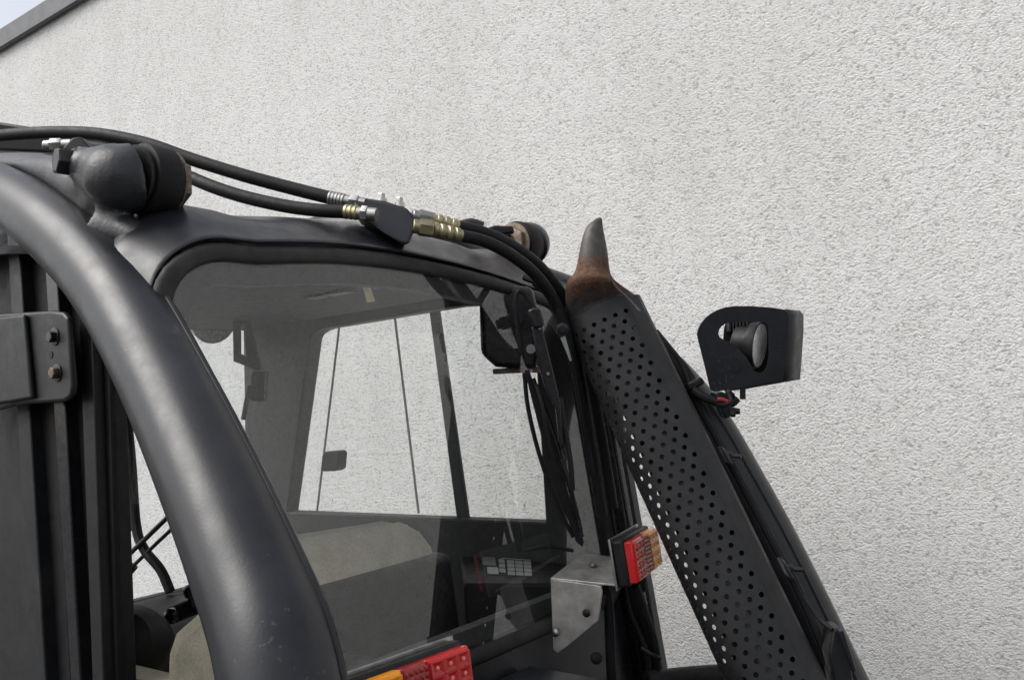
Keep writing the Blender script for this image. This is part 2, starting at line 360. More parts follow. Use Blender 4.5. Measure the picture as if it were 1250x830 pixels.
# --- tilt cylinder mounts on the pillars
def mount(s):
    bx_, bz = -1.262, (2.163 if s < 0 else 2.150)  # pivot axis
    b0 = A(98,201,'y',.712); ax = Vector((-.20,-1,.05)).normalized()
    m_ = MB()
    B0 = Vector((-1.268,.738,2.160)); mid = b0*.5+B0*.5
    m_.tube([b0+ax*.004, b0*.8+B0*.2, mid, B0*.7+b0*.3, B0, (bx_,.757,bz)], [.027,.031,.041,.048,.051,.053], 24, 6)
    m_.tube([A(150,286,'y',.735), A(140,256,'y',.738), B0+Vector((-.004,0,-.01))], [.014,.026,.040], 18, 6)
    sk = [A(*p) for p in ((15,200,'y',.75), (45,206,'y',.75), (72,213,'y',.75), (98,226,'y',.75), (124,246,'y',.75), (144,274,'y',.75), (157,295,'y',.752))]
    m_.tube(sk, [.006,.018,.028,.034,.034,.020,.006], 18, 6)
    m_.tube([A(104,232,'y',.752), mid+Vector((-.01,.008,-.01))], [.034,.034], 18, 2, smooth=False)
    m_.tube([A(126,246,'y',.752), B0*.8+b0*.2], [.036,.040], 18, 2, smooth=False)
    m_.tube([(-1.315,.735,2.09), (-1.25,.750,2.065), (-1.205,.752,2.015)], [.036,.026,.010], 16, 6)
    c = side(m_, s).build('cylinder_mount', 'cast', FL); organic(c, .0045, 6)
    side(MB().lathe([(0,.046), (.003,.054), (.006,.0555), (.040,.0555), (.044,.053), (.046,.040)], (bx_,.764,bz), (0,1,0), 40), s).build('bushing', 'rubber', c)
    side(MB().lathe([(0,.050), (.004,.050), (.006,.046), (.010,.046)], (bx_,.755,bz), (0,1,0), 40), s).build('bushing_ring', 'plastic', c)
    side(MB().lathe([(0,.047), (.002,.050), (.006,.050), (.007,.046)], (bx_,.811,bz), (0,1,0), 36), s).build('washer', 'pitted', c)
    nb = MB(); rings = []
    hx = lambda a: 1/math.cos((a+math.pi/6) % (math.pi/3)-math.pi/6)*.9
    for t_, r_, ri in ((0,.042,0), (.012,.042,0), (.014,.037,0), (.014,.021,1), (.002,.020,1)):
        rings.append([Vector((bx_+math.cos(a)*r_*(1 if ri else hx(a)), .818+t_, bz+math.sin(a)*r_*(1 if ri else hx(a)))) for a in [2*math.pi*j/36 for j in range(36)]])
    side(nb.loft(rings), s).build('nut', 'pitted', c, ang=25)
    side(MB().lathe([(-.006,.027), (.004,.027), (.005,.024), (.012,.023)], b0, ax, 24), s).build('washer', 'paint_dull', c)
    side(MB().hexn(b0+ax*.012, ax, .0215, .024, .3), s).build('bolt', 'paint_dull', c, bevel=.0012)
for s in (-1, 1): mount(s)

# --- hydraulic hoses along the roof
def seq(pts): return [D(*p) for p in pts]
MB().tube(seq([(-90,180,1.98),(-40,171,1.94),(0,166,1.90),(60,162,1.86),(120,164,1.82),(180,176,1.79),(235,195,1.77),(300,215,1.75),(360,231,1.74),(404,242,1.73)]), .0128, 18, 8).build('hydraulic_hose', 'hose', FL)
MB().tube(seq([(60,178,1.82),(130,182,1.80),(190,199,1.78),(228,215,1.75),(262,229,1.72),(300,241,1.70),(350,252,1.68),(390,257,1.665),(424,259,1.66)]), .0125, 18, 8).build('hydraulic_hose', 'hose', FL)
hb1 = [(556,276,1.75),(590,284,1.78),(625,300,1.82),(660,327,1.86),(690,366,1.90),(708,410,1.93),(722,470,1.95),(735,540,1.96),(748,620,1.96)]
hb2 = [(560,287,1.73),(595,296,1.76),(628,314,1.79),(658,340,1.83),(682,378,1.87),(697,420,1.90),(710,480,1.92),(722,550,1.93),(735,630,1.93)]
for hh in (hb1, hb2): MB().tube(seq(hh), .0122, 18, 8).build('hydraulic_hose', 'hose', FL)
# crimped ferrules and unions
def ferrule(a, b_, r, mat, ribs=5):
    a, b_ = Vector(a), Vector(b_); L = (b_-a).length; prof = [(0, r*.8)]
    for i in range(ribs):
        t0 = L*i/ribs; t1 = L*(i+1)/ribs; d_ = (t1-t0)
        prof += [(t0+d_*.08, r), (t0+d_*.55, r*1.02), (t0+d_*.75, r*.84), (t0+d_*.97, r*.84)]
    prof.append((L, r*.8)); return MB().lathe(prof, a, b_-a, 20)
def union_nut(a, b_, r, parts):
    a, b_ = Vector(a), Vector(b_); ax = (b_-a).normalized(); L = (b_-a).length; m_ = MB()
    for t0, t1, k, hexa in parts:
        if hexa: m_.hexn(a+ax*t0*L, ax, r*k, (t1-t0)*L, .4)
        else: m_.lathe([(0, r*k*.9), (.001, r*k), ((t1-t0)*L, r*k)], a+ax*t0*L, ax, 20)
    return m_
ferrule(D(402,241.5,1.73), D(422,245.5,1.725), .0135, 'zinc').build('hose_ferrule', 'zinc', FL, ang=25)
union_nut(D(421,245,1.725), D(444,249,1.72), .0145, [(0,.35,.8,0),(.3,.75,1.0,1),(.75,1.1,.8,0)]).build('hose_union', 'zinc', FL, ang=25)
ferrule(D(421,258.5,1.66), D(438,260,1.655), .0135, 'yzinc', 3).build('hose_ferrule', 'yzinc', FL, ang=25)
union_nut(D(437,260,1.655), D(456,262,1.65), .0145, [(0,.3,.8,0),(.25,.65,1.0,1),(.65,1.2,.85,0)]).build('hose_union', 'zinc', FL, ang=25)
union_nut(D(503,263,1.72), D(528,269,1.735), .0150, [(0,.35,.8,0),(.3,1.0,1.0,1)]).build('hose_union', 'zinc', FL, ang=25)
ferrule(D(524,267.5,1.735), D(560,277,1.75), .0138, 'yzinc', 4).build('hose_ferrule', 'yzinc', FL, ang=25)
union_nut(D(504,276,1.69), D(530,280,1.70), .0160, [(0,.35,.85,0),(.3,.95,1.05,1)]).build('hose_union', 'yzinc', FL, ang=25)
ferrule(D(527,279.5,1.70), D(563,288,1.73), .0142, 'yzinc', 4).build('hose_ferrule', 'yzinc', FL, ang=25)
# clamp block
q = [D(430,246,1.71), D(441,241,1.72), D(470,245,1.71), D(497,254,1.70), D(506,263,1.695), D(509,274,1.69), D(500,299,1.665), D(490,298,1.66), D(464,280,1.655), D(447,271,1.66), D(441,262,1.67)]
cbk = MB().prism(q, Vector((-.07,.055,.012))).build('hose_clamp', 'paint', FL, bevel=.007, seg=3)
for px, py in ((466,244), (488,249)):
    b0 = D(px, py, 1.735); hb = MB()
    hb.lathe([(-.006,.0095), (.0,.0095), (.0025,.0095)], b0, (.05,0,1), 16); hb.hexn(b0+Vector((0,0,.002)), (.05,0,1), .0075, .010, .2)
    hb.build('bolt', 'bracket', cbk, ang=25)
# fitting by the near mount
union_nut(D(54,178,1.66), D(82,177,1.66), .0125, [(0,.35,.75,0),(.3,.8,1,1),(.8,1.2,.8,0)]).build('hose_union', 'zinc', FL, ang=25)
MB().prism([D(75,182,1.64), D(88,168,1.645), D(98,167,1.65), D(110,180,1.65), D(100,186,1.64)], fwd*.03).build('hose_elbow', 'paint_dull', FL, bevel=.003)
# thin lug behind the far mount
MB().tube(seq([(560,275,2.05),(575,272,2.05),(590,276,2.05)]), .010, 12, 5).build('hose_elbow', 'paint_dull', FL)
MB().prism([D(588,280,2.0), D(604,275,2.0), D(626,276,2.0), D(628,284,2.0), D(600,288,2.0)], fwd*.03).build('hose_guide', 'plastic', FL, bevel=.004)

# --- rear window: seal, glass
def win_loop(ins, n=10):
    """rounded opening of the rear window, inset by ins, as (y,z)"""
    y0, y1 = .702+ins, 1.780-ins; zb = 1.335+ins; out = []
    def arc(cy, cz, r, a0, a1):
        for k in range(n+1):
            a = R(a0+(a1-a0)*k/n); out.append((cy+r*math.cos(a), cz+r*math.sin(a)))
    r1 = max(.02, .135-ins); r2 = max(.02, .06-ins)
    zt = 2.058-ins
    arc(y0+r2, zb+r2, r2, 270, 180)
    arc(y0+r1, zt-.020-r1, r1, 180, 92)
    for k in range(1, 14):
        y = y0+r1+(y1-y0-2*r1)*k/14; out.append((y, zt-.020*((y-YC)/.37)**2))
    arc(y1-r1, zt-.020-r1, r1, 88, 0)
    arc(y1-r2, zb+r2, r2, 0, -90)
    out = [(y, z-(.034*max(0, (y-1.05)/.6)**1.3 if z > 1.7 else 0)) for y, z in out]   # the head falls slightly to the far side
    out = [(y+(max(0, YC-y)/.56)*.11*max(0, 2.0-z)/.65, z) for y, z in out]   # near edge follows the pillar
    return out
def w3(l, off): return [Vector((rx(z)+off, y, z)) for y, z in l]
L0 = w3(win_loop(0), 0); Ls = L0+[L0[0]]
rw = None
gl = MB(); gp = w3(win_loop(.012), .004); gl.add(gp+[p-Vector((.005,0,0)) for p in gp], [list(range(len(gp))), [len(gp)+i for i in range(len(gp))][::-1]])
gl = MB().add(gp, [list(range(len(gp)))])
rw = gl.build('rear_window', 'glass', FL)
def ringloft(loops):
    m_ = MB(); n = len(loops[0]); k = 0
    for l in loops: m_.v += l
    L_ = len(loops)
    for i in range(L_):
        for j in range(n):
            a, b_ = i*n+j, i*n+(j+1) % n; c_, d_ = ((i+1) % L_)*n+(j+1) % n, ((i+1) % L_)*n+j
            m_.f.append([a, b_, c_, d_])
    return m_
prof = [(-.013,-.012), (-.016,.006), (-.010,.011), (.000,.0125), (.008,.011), (.013,.006), (.015,-.004)]
ringloft([w3(win_loop(i_), o_) for i_, o_ in prof]).build('window_seal', 'seal', rw, ang=70)
ringloft([w3(win_loop(i_), o_) for i_, o_ in [(.016,-.012), (.016,-.003), (.046,-.003), (.046,-.030), (.016,-.030)]]).build('inner_frame', 'interior', rw, ang=40)
roof_build(win_loop(-.012, 16))
# cab rear frame: panel under the window
rear_panel = MB()
for za, zb_ in ((.95, 1.325),):
    rear_panel.prism([(rx(za)-.03,.75,za), (rx(za),.75,za), (rx(zb_),.75,zb_), (rx(zb_)-.03,.75,zb_)], (0,1.10,0))
rear_panel.build('rear_panel', 'paint', FL, bevel=.004)
# rear posts
for s in (-1, 1):
    post = MB(); ztop = 1.55 if s < 0 else 2.02
    for (xa, xb, ya, yb) in (((.022,-.045,.728,.752), (.006,-.06,.710,.730)) if s > 0 else ((.020,-.012,.80,.815),)):
        post.loft([[Vector((rx(z)+xo, yo, z)) for xo, yo in ((xa,ya), (xa,yb), (xb,yb), (xb,ya))] for z in (.95, ztop)])
    side(post, s).build('rear_post', 'gloss' if s > 0 else 'plastic', FL, bevel=.004)
# extra outer post profile on the far side
post = MB(); q = []
for z in (.95, 1.92): q.append([Vector((rx(z)+a, b_, z)) for a, b_ in ((.045,1.865), (.045,1.82), (-.03,1.82), (-.03,1.865))])
post.loft(q).build('corner_post', 'paint', FL, bevel=.012)
post = MB(); q = []
for z in (.95, 2.0): q.append([Vector((rx(z)+a, b_, z)) for a, b_ in ((.050,1.815), (.050,1.785), (-.01,1.785), (-.01,1.815))])
post.loft(q).build('post_profile', 'gloss', FL, bevel=.008)

# --- roof lining with switches
hl = MB(); zc = 2.056
hl.prism([(-1.20,.99,zc), (-1.34,.86,zc), (-2.36,.86,zc-.01), (-2.36,1.77,zc-.01), (-1.34,1.77,zc), (-1.20,1.56,zc)], (0,0,.015))
hlo = hl.build('headliner', 'headliner', FL, bevel=.01)
for px, py in ((383,363), (392,361.5), (405,359), (414,357.5), (423.5,356)):
    c = A(px, py, 'z', 2.050); MB().box(c, (.011,.0,0), (0,.017,0), (0,0,.003)).build('switch', 'greyprint', hlo, bevel=.002)
yq = [A(442,346,'z',2.0515), A(450.5,345.5,'z',2.0515), A(458,368,'z',2.0515), A(448,369.5,'z',2.0515)]
MB().prism(yq, (0,0,.001)).build('yellow_sticker', 'yellow', hlo)
yq = [A(444,349,'z',2.0505), A(449,348.7,'z',2.0505), A(450,356,'z',2.0505), A(446,356.4,'z',2.0505)]
MB().prism(yq, (0,0,.0006)).build('sticker_symbol', 'greyprint', hlo)
gq = [A(453,344.5,'z',2.0515), A(459,344.5,'z',2.0515), A(464,352,'z',2.0515), A(456,353,'z',2.0515)]
MB().prism(gq, (0,0,.001)).build('grey_sticker', 'greyprint', hlo)

# --- far side of the cab with its window
YS = 1.84
hole = [A(*p, 'y', YS) for p in ((365,622),(394,414),(397,408),(404,403.5),(412,401),(570,375),(640,371),(664,371),(680,634))]
outer = [Vector((-2.46,YS,.9)), Vector((-2.40,YS,2.06)), Vector((-1.16,YS,2.06)), Vector((-1.03,YS,.9))]
sd = MB().holed(outer, hole, (0,-.05,0)).build('side_door', 'interior', FL, bevel=.004)
MB().add([p+Vector((0,-.02,0)) for p in hole], [list(range(len(hole)))]).build('pane', 'glass_side', sd)
q = [A(*p, 'y', YS) for p in ((527,379),(538,377),(575,634),(561,634))]
MB().prism(q, (0,-.012,0)).build('door_post', 'interior', sd, bevel=.003)
for pts in (((415,400),(388,623)), ((483,388),(512,626))):
    a, b_ = [A(*p, 'y', YS-.03) for p in pts]; dx = Vector((.0018,0,0))
    MB().prism([a-dx, a+dx, b_+dx, b_-dx], (0,-.006,0)).build('pane_edge', 'greyprint', sd)
q = [A(*p, 'y', YS-.06) for p in ((393,556),(397,551),(411,550),(413.5,553),(412,572),(408,575),(393,575.5),(391,573))]
MB().prism(q, (0,.035,0)).build('window_latch', 'plastic', sd, bevel=.004)
def stamp(px, py, yy):
    m_ = MB()
    for i, (ww, hh_) in enumerate(((2.2,1.8),(3.5,.5),(5,.4),(5.5,.4),(4.5,.4))):
        a = A(px, py+i*2.0, 'y', yy); sc = .0011
        m_.box(a, (ww*sc,0,0), (0,.0002,0), (0,0,hh_*sc))
    return m_
stamp(406, 610, YS-.024).build('glass_mark', 'greyprint', sd); stamp(640, 616, YS-.024).build('glass_mark', 'greyprint', sd)

# --- front of the cab: windscreen frame, dash, front equipment
XF = -2.40
fo = [Vector((XF,.68,.9)), Vector((XF,1.86,.9)), Vector((XF,1.86,2.17)), Vector((XF,.68,2.17))]
fi = [Vector((XF,.74,1.30)), Vector((XF,1.80,1.30)), Vector((XF,1.82,2.09)), Vector((XF,.74,2.09))]
wf = MB().holed(fo, fi, (.04,0,0)).build('windscreen_frame', 'interior', FL, bevel=.005)
MB().add([p+Vector((.02,0,0)) for p in fi], [[0,1,2,3]]).build('pane', 'glass_side', wf)
MB().prism([(-2.36,.72,1.25), (-2.36,.72,1.305), (-2.10,.72,1.27), (-2.02,.72,1.20), (-2.02,.72,.9), (-2.36,.72,.9)], (0,1.08,0)).build('dashboard', 'interior', FL, bevel=.02)
# grab rails and wiper arms ahead of the windscreen
def rod(pts, r, name, mat='plastic', par=FL, n=6): return MB().tube(seq(pts), r, 10, n).build(name, mat, par)
rod([(152,480,2.62),(160,560,2.60),(166,640,2.58),(176,670,2.56),(196,695,2.54),(208,722,2.52)], .014, 'mirror_tube')
rod([(146,645,2.60),(166,642,2.60)], .012, 'mirror_bracket')
rod([(158,676,2.55),(182,653,2.55),(214,622,2.55)], .007, 'wiper_arm')
rod([(158,697,2.55),(164,690,2.55)], .012, 'wiper_joint')
rod([(160,693,2.55),(190,664,2.55),(222,634,2.55)], .0055, 'wiper_arm')
# work lamp ahead of the roof, mirror bracket
lc = D(262, 385, 2.75); la = (rgt*.80-fwd*.50-upv*.15).normalized()
fl_ = MB().lathe([(-.10,.03), (-.09,.05), (-.04,.078), (0,.088), (.006,.085)], lc, la, 32).build('front_lamp', 'chrome', FL)
MB().lathe([(.004,.082), (.010,.078), (.012,.05), (.013,.0005)], lc, la, 32).build('lens', 'lamp_lens', fl_)
rod([(232,372,2.7),(245,380,2.7),(262,384,2.72)], .02, 'lamp_bracket', 'plastic', fl_)
bq = [D(*p, 2.55) for p in ((284,388),(300,380),(306,440),(318,449),(316,453),(285,441))]
bh = [D(*p, 2.55) for p in ((292,399),(298,397),(301,436),(292,432))]
MB().holed(bq, bh, fwd*.02).build('mirror_bracket', 'plastic', FL)
MB().prism([D(*p, 2.5) for p in ((305,456),(309,453),(323,453),(321,491),(306,490),(304,486))], fwd*.05).build('mirror_housing', 'plastic', FL, bevel=.006)
rod([(305,470,2.5),(300,495,2.5),(297,512,2.5)], .007, 'mirror_rod')

# --- seat
def rbox(name, c, sx, sy, sz, mat, par, rot=0, roty=0, sub=2, bev=.05):
    m_ = MB().box((0,0,0), (sx,0,0), (0,sy,0), (0,0,sz)); o = m_.build(name, mat, par, bevel=bev, seg=6, ang=60)
    mt = Matrix.Translation(Vector(c)) @ Matrix.Rotation(rot, 4, 'Z') @ Matrix.Rotation(roty, 4, 'Y')
    for v in o.data.vertices: v.co = mt @ v.co
    return o
seat = rbox('seat', (-1.62,1.27,1.10), .24, .24, .07, 'seat', FL)
def seatring(z, x0, x1, y0, y1, rr):
    out = []
    for (cx_, cy_, a0) in ((x1-rr, y1-rr, 0), (x0+rr, y1-rr, 90), (x0+rr, y0+rr, 180), (x1-rr, y0+rr, 270)):
        for k in range(7): a = R(a0+15*k); out.append(Vector((cx_+rr*math.cos(a), cy_+rr*math.sin(a), z+.0)))
    return out
sb = []
for z, e in ((1.08,.0), (1.30,.0), (1.46,.0), (1.52,-.008), (1.548,-.024), (1.562,-.050)):
    zz = z; off = -(z-1.08)*.10
    rg = seatring(zz, -1.485+off-e*1-.0, -1.335+off+e*1, .99-e, 1.545+e, .055+min(0, e)*.3)
    for p in rg: p.z -= .05*((p.y-1.235)/.28)**2*(1 if z > 1.4 else 0)+.0; 
    sb.append(rg)
MB().loft(sb).build('backrest', 'seat', seat, ang=80)
MB().prism([(-1.39,1.0,1.05), (-1.322,1.0,1.05), (-1.338,1.0,1.30), (-1.352,1.0,1.44), (-1.368,1.0,1.455), (-1.41,1.0,1.455)], (0,.535,0)).build('backrest_shell', 'plastic', seat, bevel=.02, seg=4)
rbox('armrest', (-1.55,.93,1.30), .15, .04, .03, 'seat', seat, bev=.02)
# cushion bolster on the near side, seat console with keypad label
rbox('side_console', (-1.52,.84,1.20), .20, .06, .14, 'interior', FL, bev=.02)
tc = MB().prism([A(*p, 'z', 1.39) for p in ((560,664),(700,668),(690,712),(566,712))], (0,0,-.09)).build('control_terminal', 'plastic', FL, bevel=.006)
def kp(u, v): # bilinear on the label
    a, b_, c_, d_ = [A(*p, 'z', 1.392) for p in ((585,666),(648,671),(651,704),(588,701))]
    return a*(1-u)*(1-v)+b_*u*(1-v)+c_*u*v+d_*(1-u)*v
def cell(u0, u1, v0, v1, mat):
    MB().prism([kp(u0,v0), kp(u1,v0), kp(u1,v1), kp(u0,v1)], (0,0,.001)).build('key', mat, tc)
cell(.02,.26,.02,.16,'white')
for i, (v0, v1) in enumerate(((.03,.14),(.19,.29),(.34,.43))): cell(.42,.98,v0,v1,'white')
for r_ in range(4):
    for c_ in range(3): cell(.52+c_*.16,.66+c_*.16,.48+r_*.13,.58+r_*.13,'white')
for r_ in range(3): cell(.36,.48,.46+r_*.16,.58+r_*.16,'white')
cell(.30,.37,.05,.16,'greyprint'); cell(.30,.37,.22,.38,'greyprint'); cell(.04,.30,.24,.70,'greyprint'); cell(.12,.34,.76,.97,'white')
rod([(640,672,1.9),(670,667,1.9),(700,672,1.9)], .004, 'cable')
# seat bolster, lever console and knobs seen through the near gap
MB().prism([D(*p, 1.50) for p in ((204,800), (212,776), (246,750), (262,742), (275,900), (200,900))], fwd*.14).build('seat_bolster', 'seat', FL, bevel=.02, seg=4)
lcn = MB().prism([D(*p, 2.0) for p in ((202,742), (242,728), (246,748), (206,764))], fwd*.10).build('lever_console', 'doorpanel', FL, bevel=.006)
MB().lathe([(0,.010), (.012,.016), (.024,.017), (.032,.010), (.034,.001)], D(213,748,1.99), -fwd, 18).build('knob', 'gloss', lcn)
MB().lathe([(0,.008), (.03,.008), (.034,.014), (.05,.014), (.056,.003)], D(236,738,2.0), (upv-fwd*.6).normalized(), 16).build('lever', 'gloss', lcn)
MB().lathe([(0,.05), (.04,.075), (.09,.08), (.13,.06), (.15,.02)], D(178,790,1.95), (upv*.4-fwd).normalized(), 28).build('steering_column', 'interior', FL)
# dark case with a yellow lid edge behind the seat
cs = MB().prism([(-1.30,.86,1.20), (-1.14,.86,1.20), (-1.14,.86,1.345), (-1.30,.86,1.345)], (0,.30,0)).build('storage_case', 'plastic', FL, bevel=.012, seg=3)
MB().abox(-1.135,-1.128,.93,1.06,1.27,1.315).build('warning_sticker', 'yellow', cs)
# cab floor and lower sides close the cab
MB().abox(-2.42,-1.08,.66,1.86,.86,.90).build('cab_floor', 'interior', FL)

# --- near side: door panel, door frame, hinge
dp = MB().prism([A(p[0], p[1], 'y', .785) for p in ((46,470),(22,290))]+[Vector((-2.35,.785,2.04)), Vector((-2.40,.785,.92)), A(72,1000,'y',.785)], (0,.02,0)).build('door', 'doorpanel', FL)
def vbar(pxa, pxb, y0, y1, name, mat, za=930, zt=285, par=None, bev=.003):
    """upright bar whose face spans the given photo columns at top and bottom"""
    a, b_ = A(pxa[0], zt, 'y', y0), A(pxb[0], zt, 'y', y0); c_, d_ = A(pxb[1], za, 'y', y0), A(pxa[1], za, 'y', y0)
    return MB().prism([a, b_, c_, d_], (0, y1-y0, 0)).build(name, mat, par or FL, bevel=bev)
vbar((8,45), (22,62), .758, .80, 'door_frame', 'paint_dull', par=dp)
vbar((24,60), (56,92), .78, .81, 'door_gap', 'plastic', par=dp)
vbar((52,92), (66,104), .748, .80, 'door_frame', 'gloss', par=dp)
vbar((66,104), (100,124), .77, .81, 'door_seal', 'rubber', par=dp)
vbar((92,116), (108,130), .745, .80, 'rear_door_frame', 'plastic', par=dp)
vbar((108,130), (128,146), .763, .775, 'rear_seal', 'rubber', par=dp)
# hinge: folded plate with bolts
hg = MB()
hp = [(-60,388),(0,383),(62,379),(76,381),(82,388),(88,470),(86,484),(78,490),(20,494),(0,500),(-60,508)]
hg.prism([A(*p, 'y', .715) for p in hp], (0,.012,0))
hgo = hg.build('door_hinge', 'paint_dull', dp, bevel=.005, seg=3)
hg2 = MB().prism([A(*p, 'y', .705) for p in ((-60,392),(10,386),(28,384),(38,486),(10,491),(-60,500))], (0,.009,0)).build('hinge_arm', 'paint_dull', dp, bevel=.004, seg=3)
for px, py, mt in ((68,411,'gloss'), (71,455,'pitted')):
    o_ = A(px, py, 'y', .716); MB().lathe([(0,.0145), (.003,.0145), (.0035,.010)], o_, (0,-1,0), 20).build('washer', 'gloss', dp)
    MB().hexn(o_+Vector((0,-.003,0)), (0,-1,0), .0095, .009, .2).build('bolt', mt, dp, ang=25)
o_ = A(62,433,'y',.7145); MB().lathe([(0,.006), (.0005,.006)], o_, (0,-1,0), 16).build('bolt_hole', 'plastic', dp)

# --- wiper inside and outside the rear window
wm = MB().prism([D(*p, 1.93) for p in ((600,346),(650,350),(662,400),(655,452),(605,448),(587,432),(585,365),(590,350))], fwd*.07).build('wiper_motor', 'gloss', FL, bevel=.012)
MB().lathe([(0,.014), (.03,.014), (.03,.010), (.04,.010)], D(632,390,1.93), -fwd, 18).build('motor_shaft', 'plastic', wm)
MB().lathe([(0,.010), (.004,.010), (.004,.0065), (.0045,.0065)], D(648,426,1.92), -fwd, 18).build('motor_ring', 'zinc', wm)
MB().prism([D(*p, 1.95) for p in ((601,451),(650,447),(666,449),(660,455),(628,455.5),(602,457))], fwd*.03).build('motor_plate', 'pitted', wm, bevel=.002)
rod([(636,430,1.80),(632,395,1.80),(629,370,1.80),(633,356,1.80),(642,360,1.80),(652,378,1.80)], .005, 'washer_hose', 'hose', FL)
wa = MB().prism([D(*p, 1.80) for p in ((643,380),(650,376),(659,377),(664,395),(661,401),(650,400))], fwd*-.03).build('wiper_arm', 'gloss', FL, bevel=.004)
MB().prism([D(*p, 1.80) for p in ((648,399),(662,400),(672,440),(684,490),(688,545),(683,548),(678,500),(664,470),(656,440))], fwd*-.018).build('arm_channel', 'gloss', wa, bevel=.003)
MB().tube(seq([(684,485,1.79),(689,520,1.79),(696,560,1.79),(699,598,1.79)]), .0055, 10, 5).build('arm_rod', 'plastic', wa)
MB().lathe([(0,.004),(.003,.004)], D(659,400,1.78), -fwd, 12).build('pivot_pin', 'zinc', wa)
MB().lathe([(0,.003),(.003,.003)], D(669,456,1.78), -fwd, 12).build('pivot_pin', 'zinc', wa)
bl = MB().prism([D(*p, 1.81) for p in ((640,452),(646,451),(668,520),(690,590),(706,640),(713,662),(711,668),(703,661),(684,610),(660,530))], fwd*.010).build('wiper_blade', 'rubber', wa, bevel=.002)
MB().tube(seq([(650,462,1.80),(672,520,1.80),(690,575,1.80),(704,625,1.80),(710,655,1.80)]), .0055, 10, 5).build('blade_spine', 'gloss', bl)
MB().tube(seq([(655,470,1.795),(663,500,1.785),(668,530,1.79),(676,560,1.795)]), .004, 8, 5).build('blade_yoke', 'plastic', bl)
MB().tube(seq([(686,560,1.795),(696,590,1.785),(700,612,1.79),(706,632,1.795)]), .004, 8, 5).build('blade_yoke', 'plastic', bl)
MB().tube(seq([(640,455,1.82),(645,500,1.82),(660,560,1.82),(682,620,1.82),(700,655,1.82)]), .0045, 8, 5).build('washer_hose', 'hose', FL)
# second cable bundle along the post
rod([(652,345,1.86),(676,368,1.86),(692,410,1.87),(706,480,1.88),(722,580,1.88)], .007, 'cable', 'rubber')
rod([(640,338,1.9),(668,352,1.88),(690,392,1.88),(700,440,1.88),(716,520,1.89)], .008, 'cable', 'rubber')
MB().lathe([(0,.013),(.006,.013),(.007,.008),(.016,.007)], D(686,402,1.84), -fwd, 18).build('washer_nozzle', 'gloss', FL)
MB().prism([D(*p, 1.845) for p in ((684,412),(690,410),(698,440),(696,441))], fwd*.006).build('nozzle_bracket', 'zinc', FL)

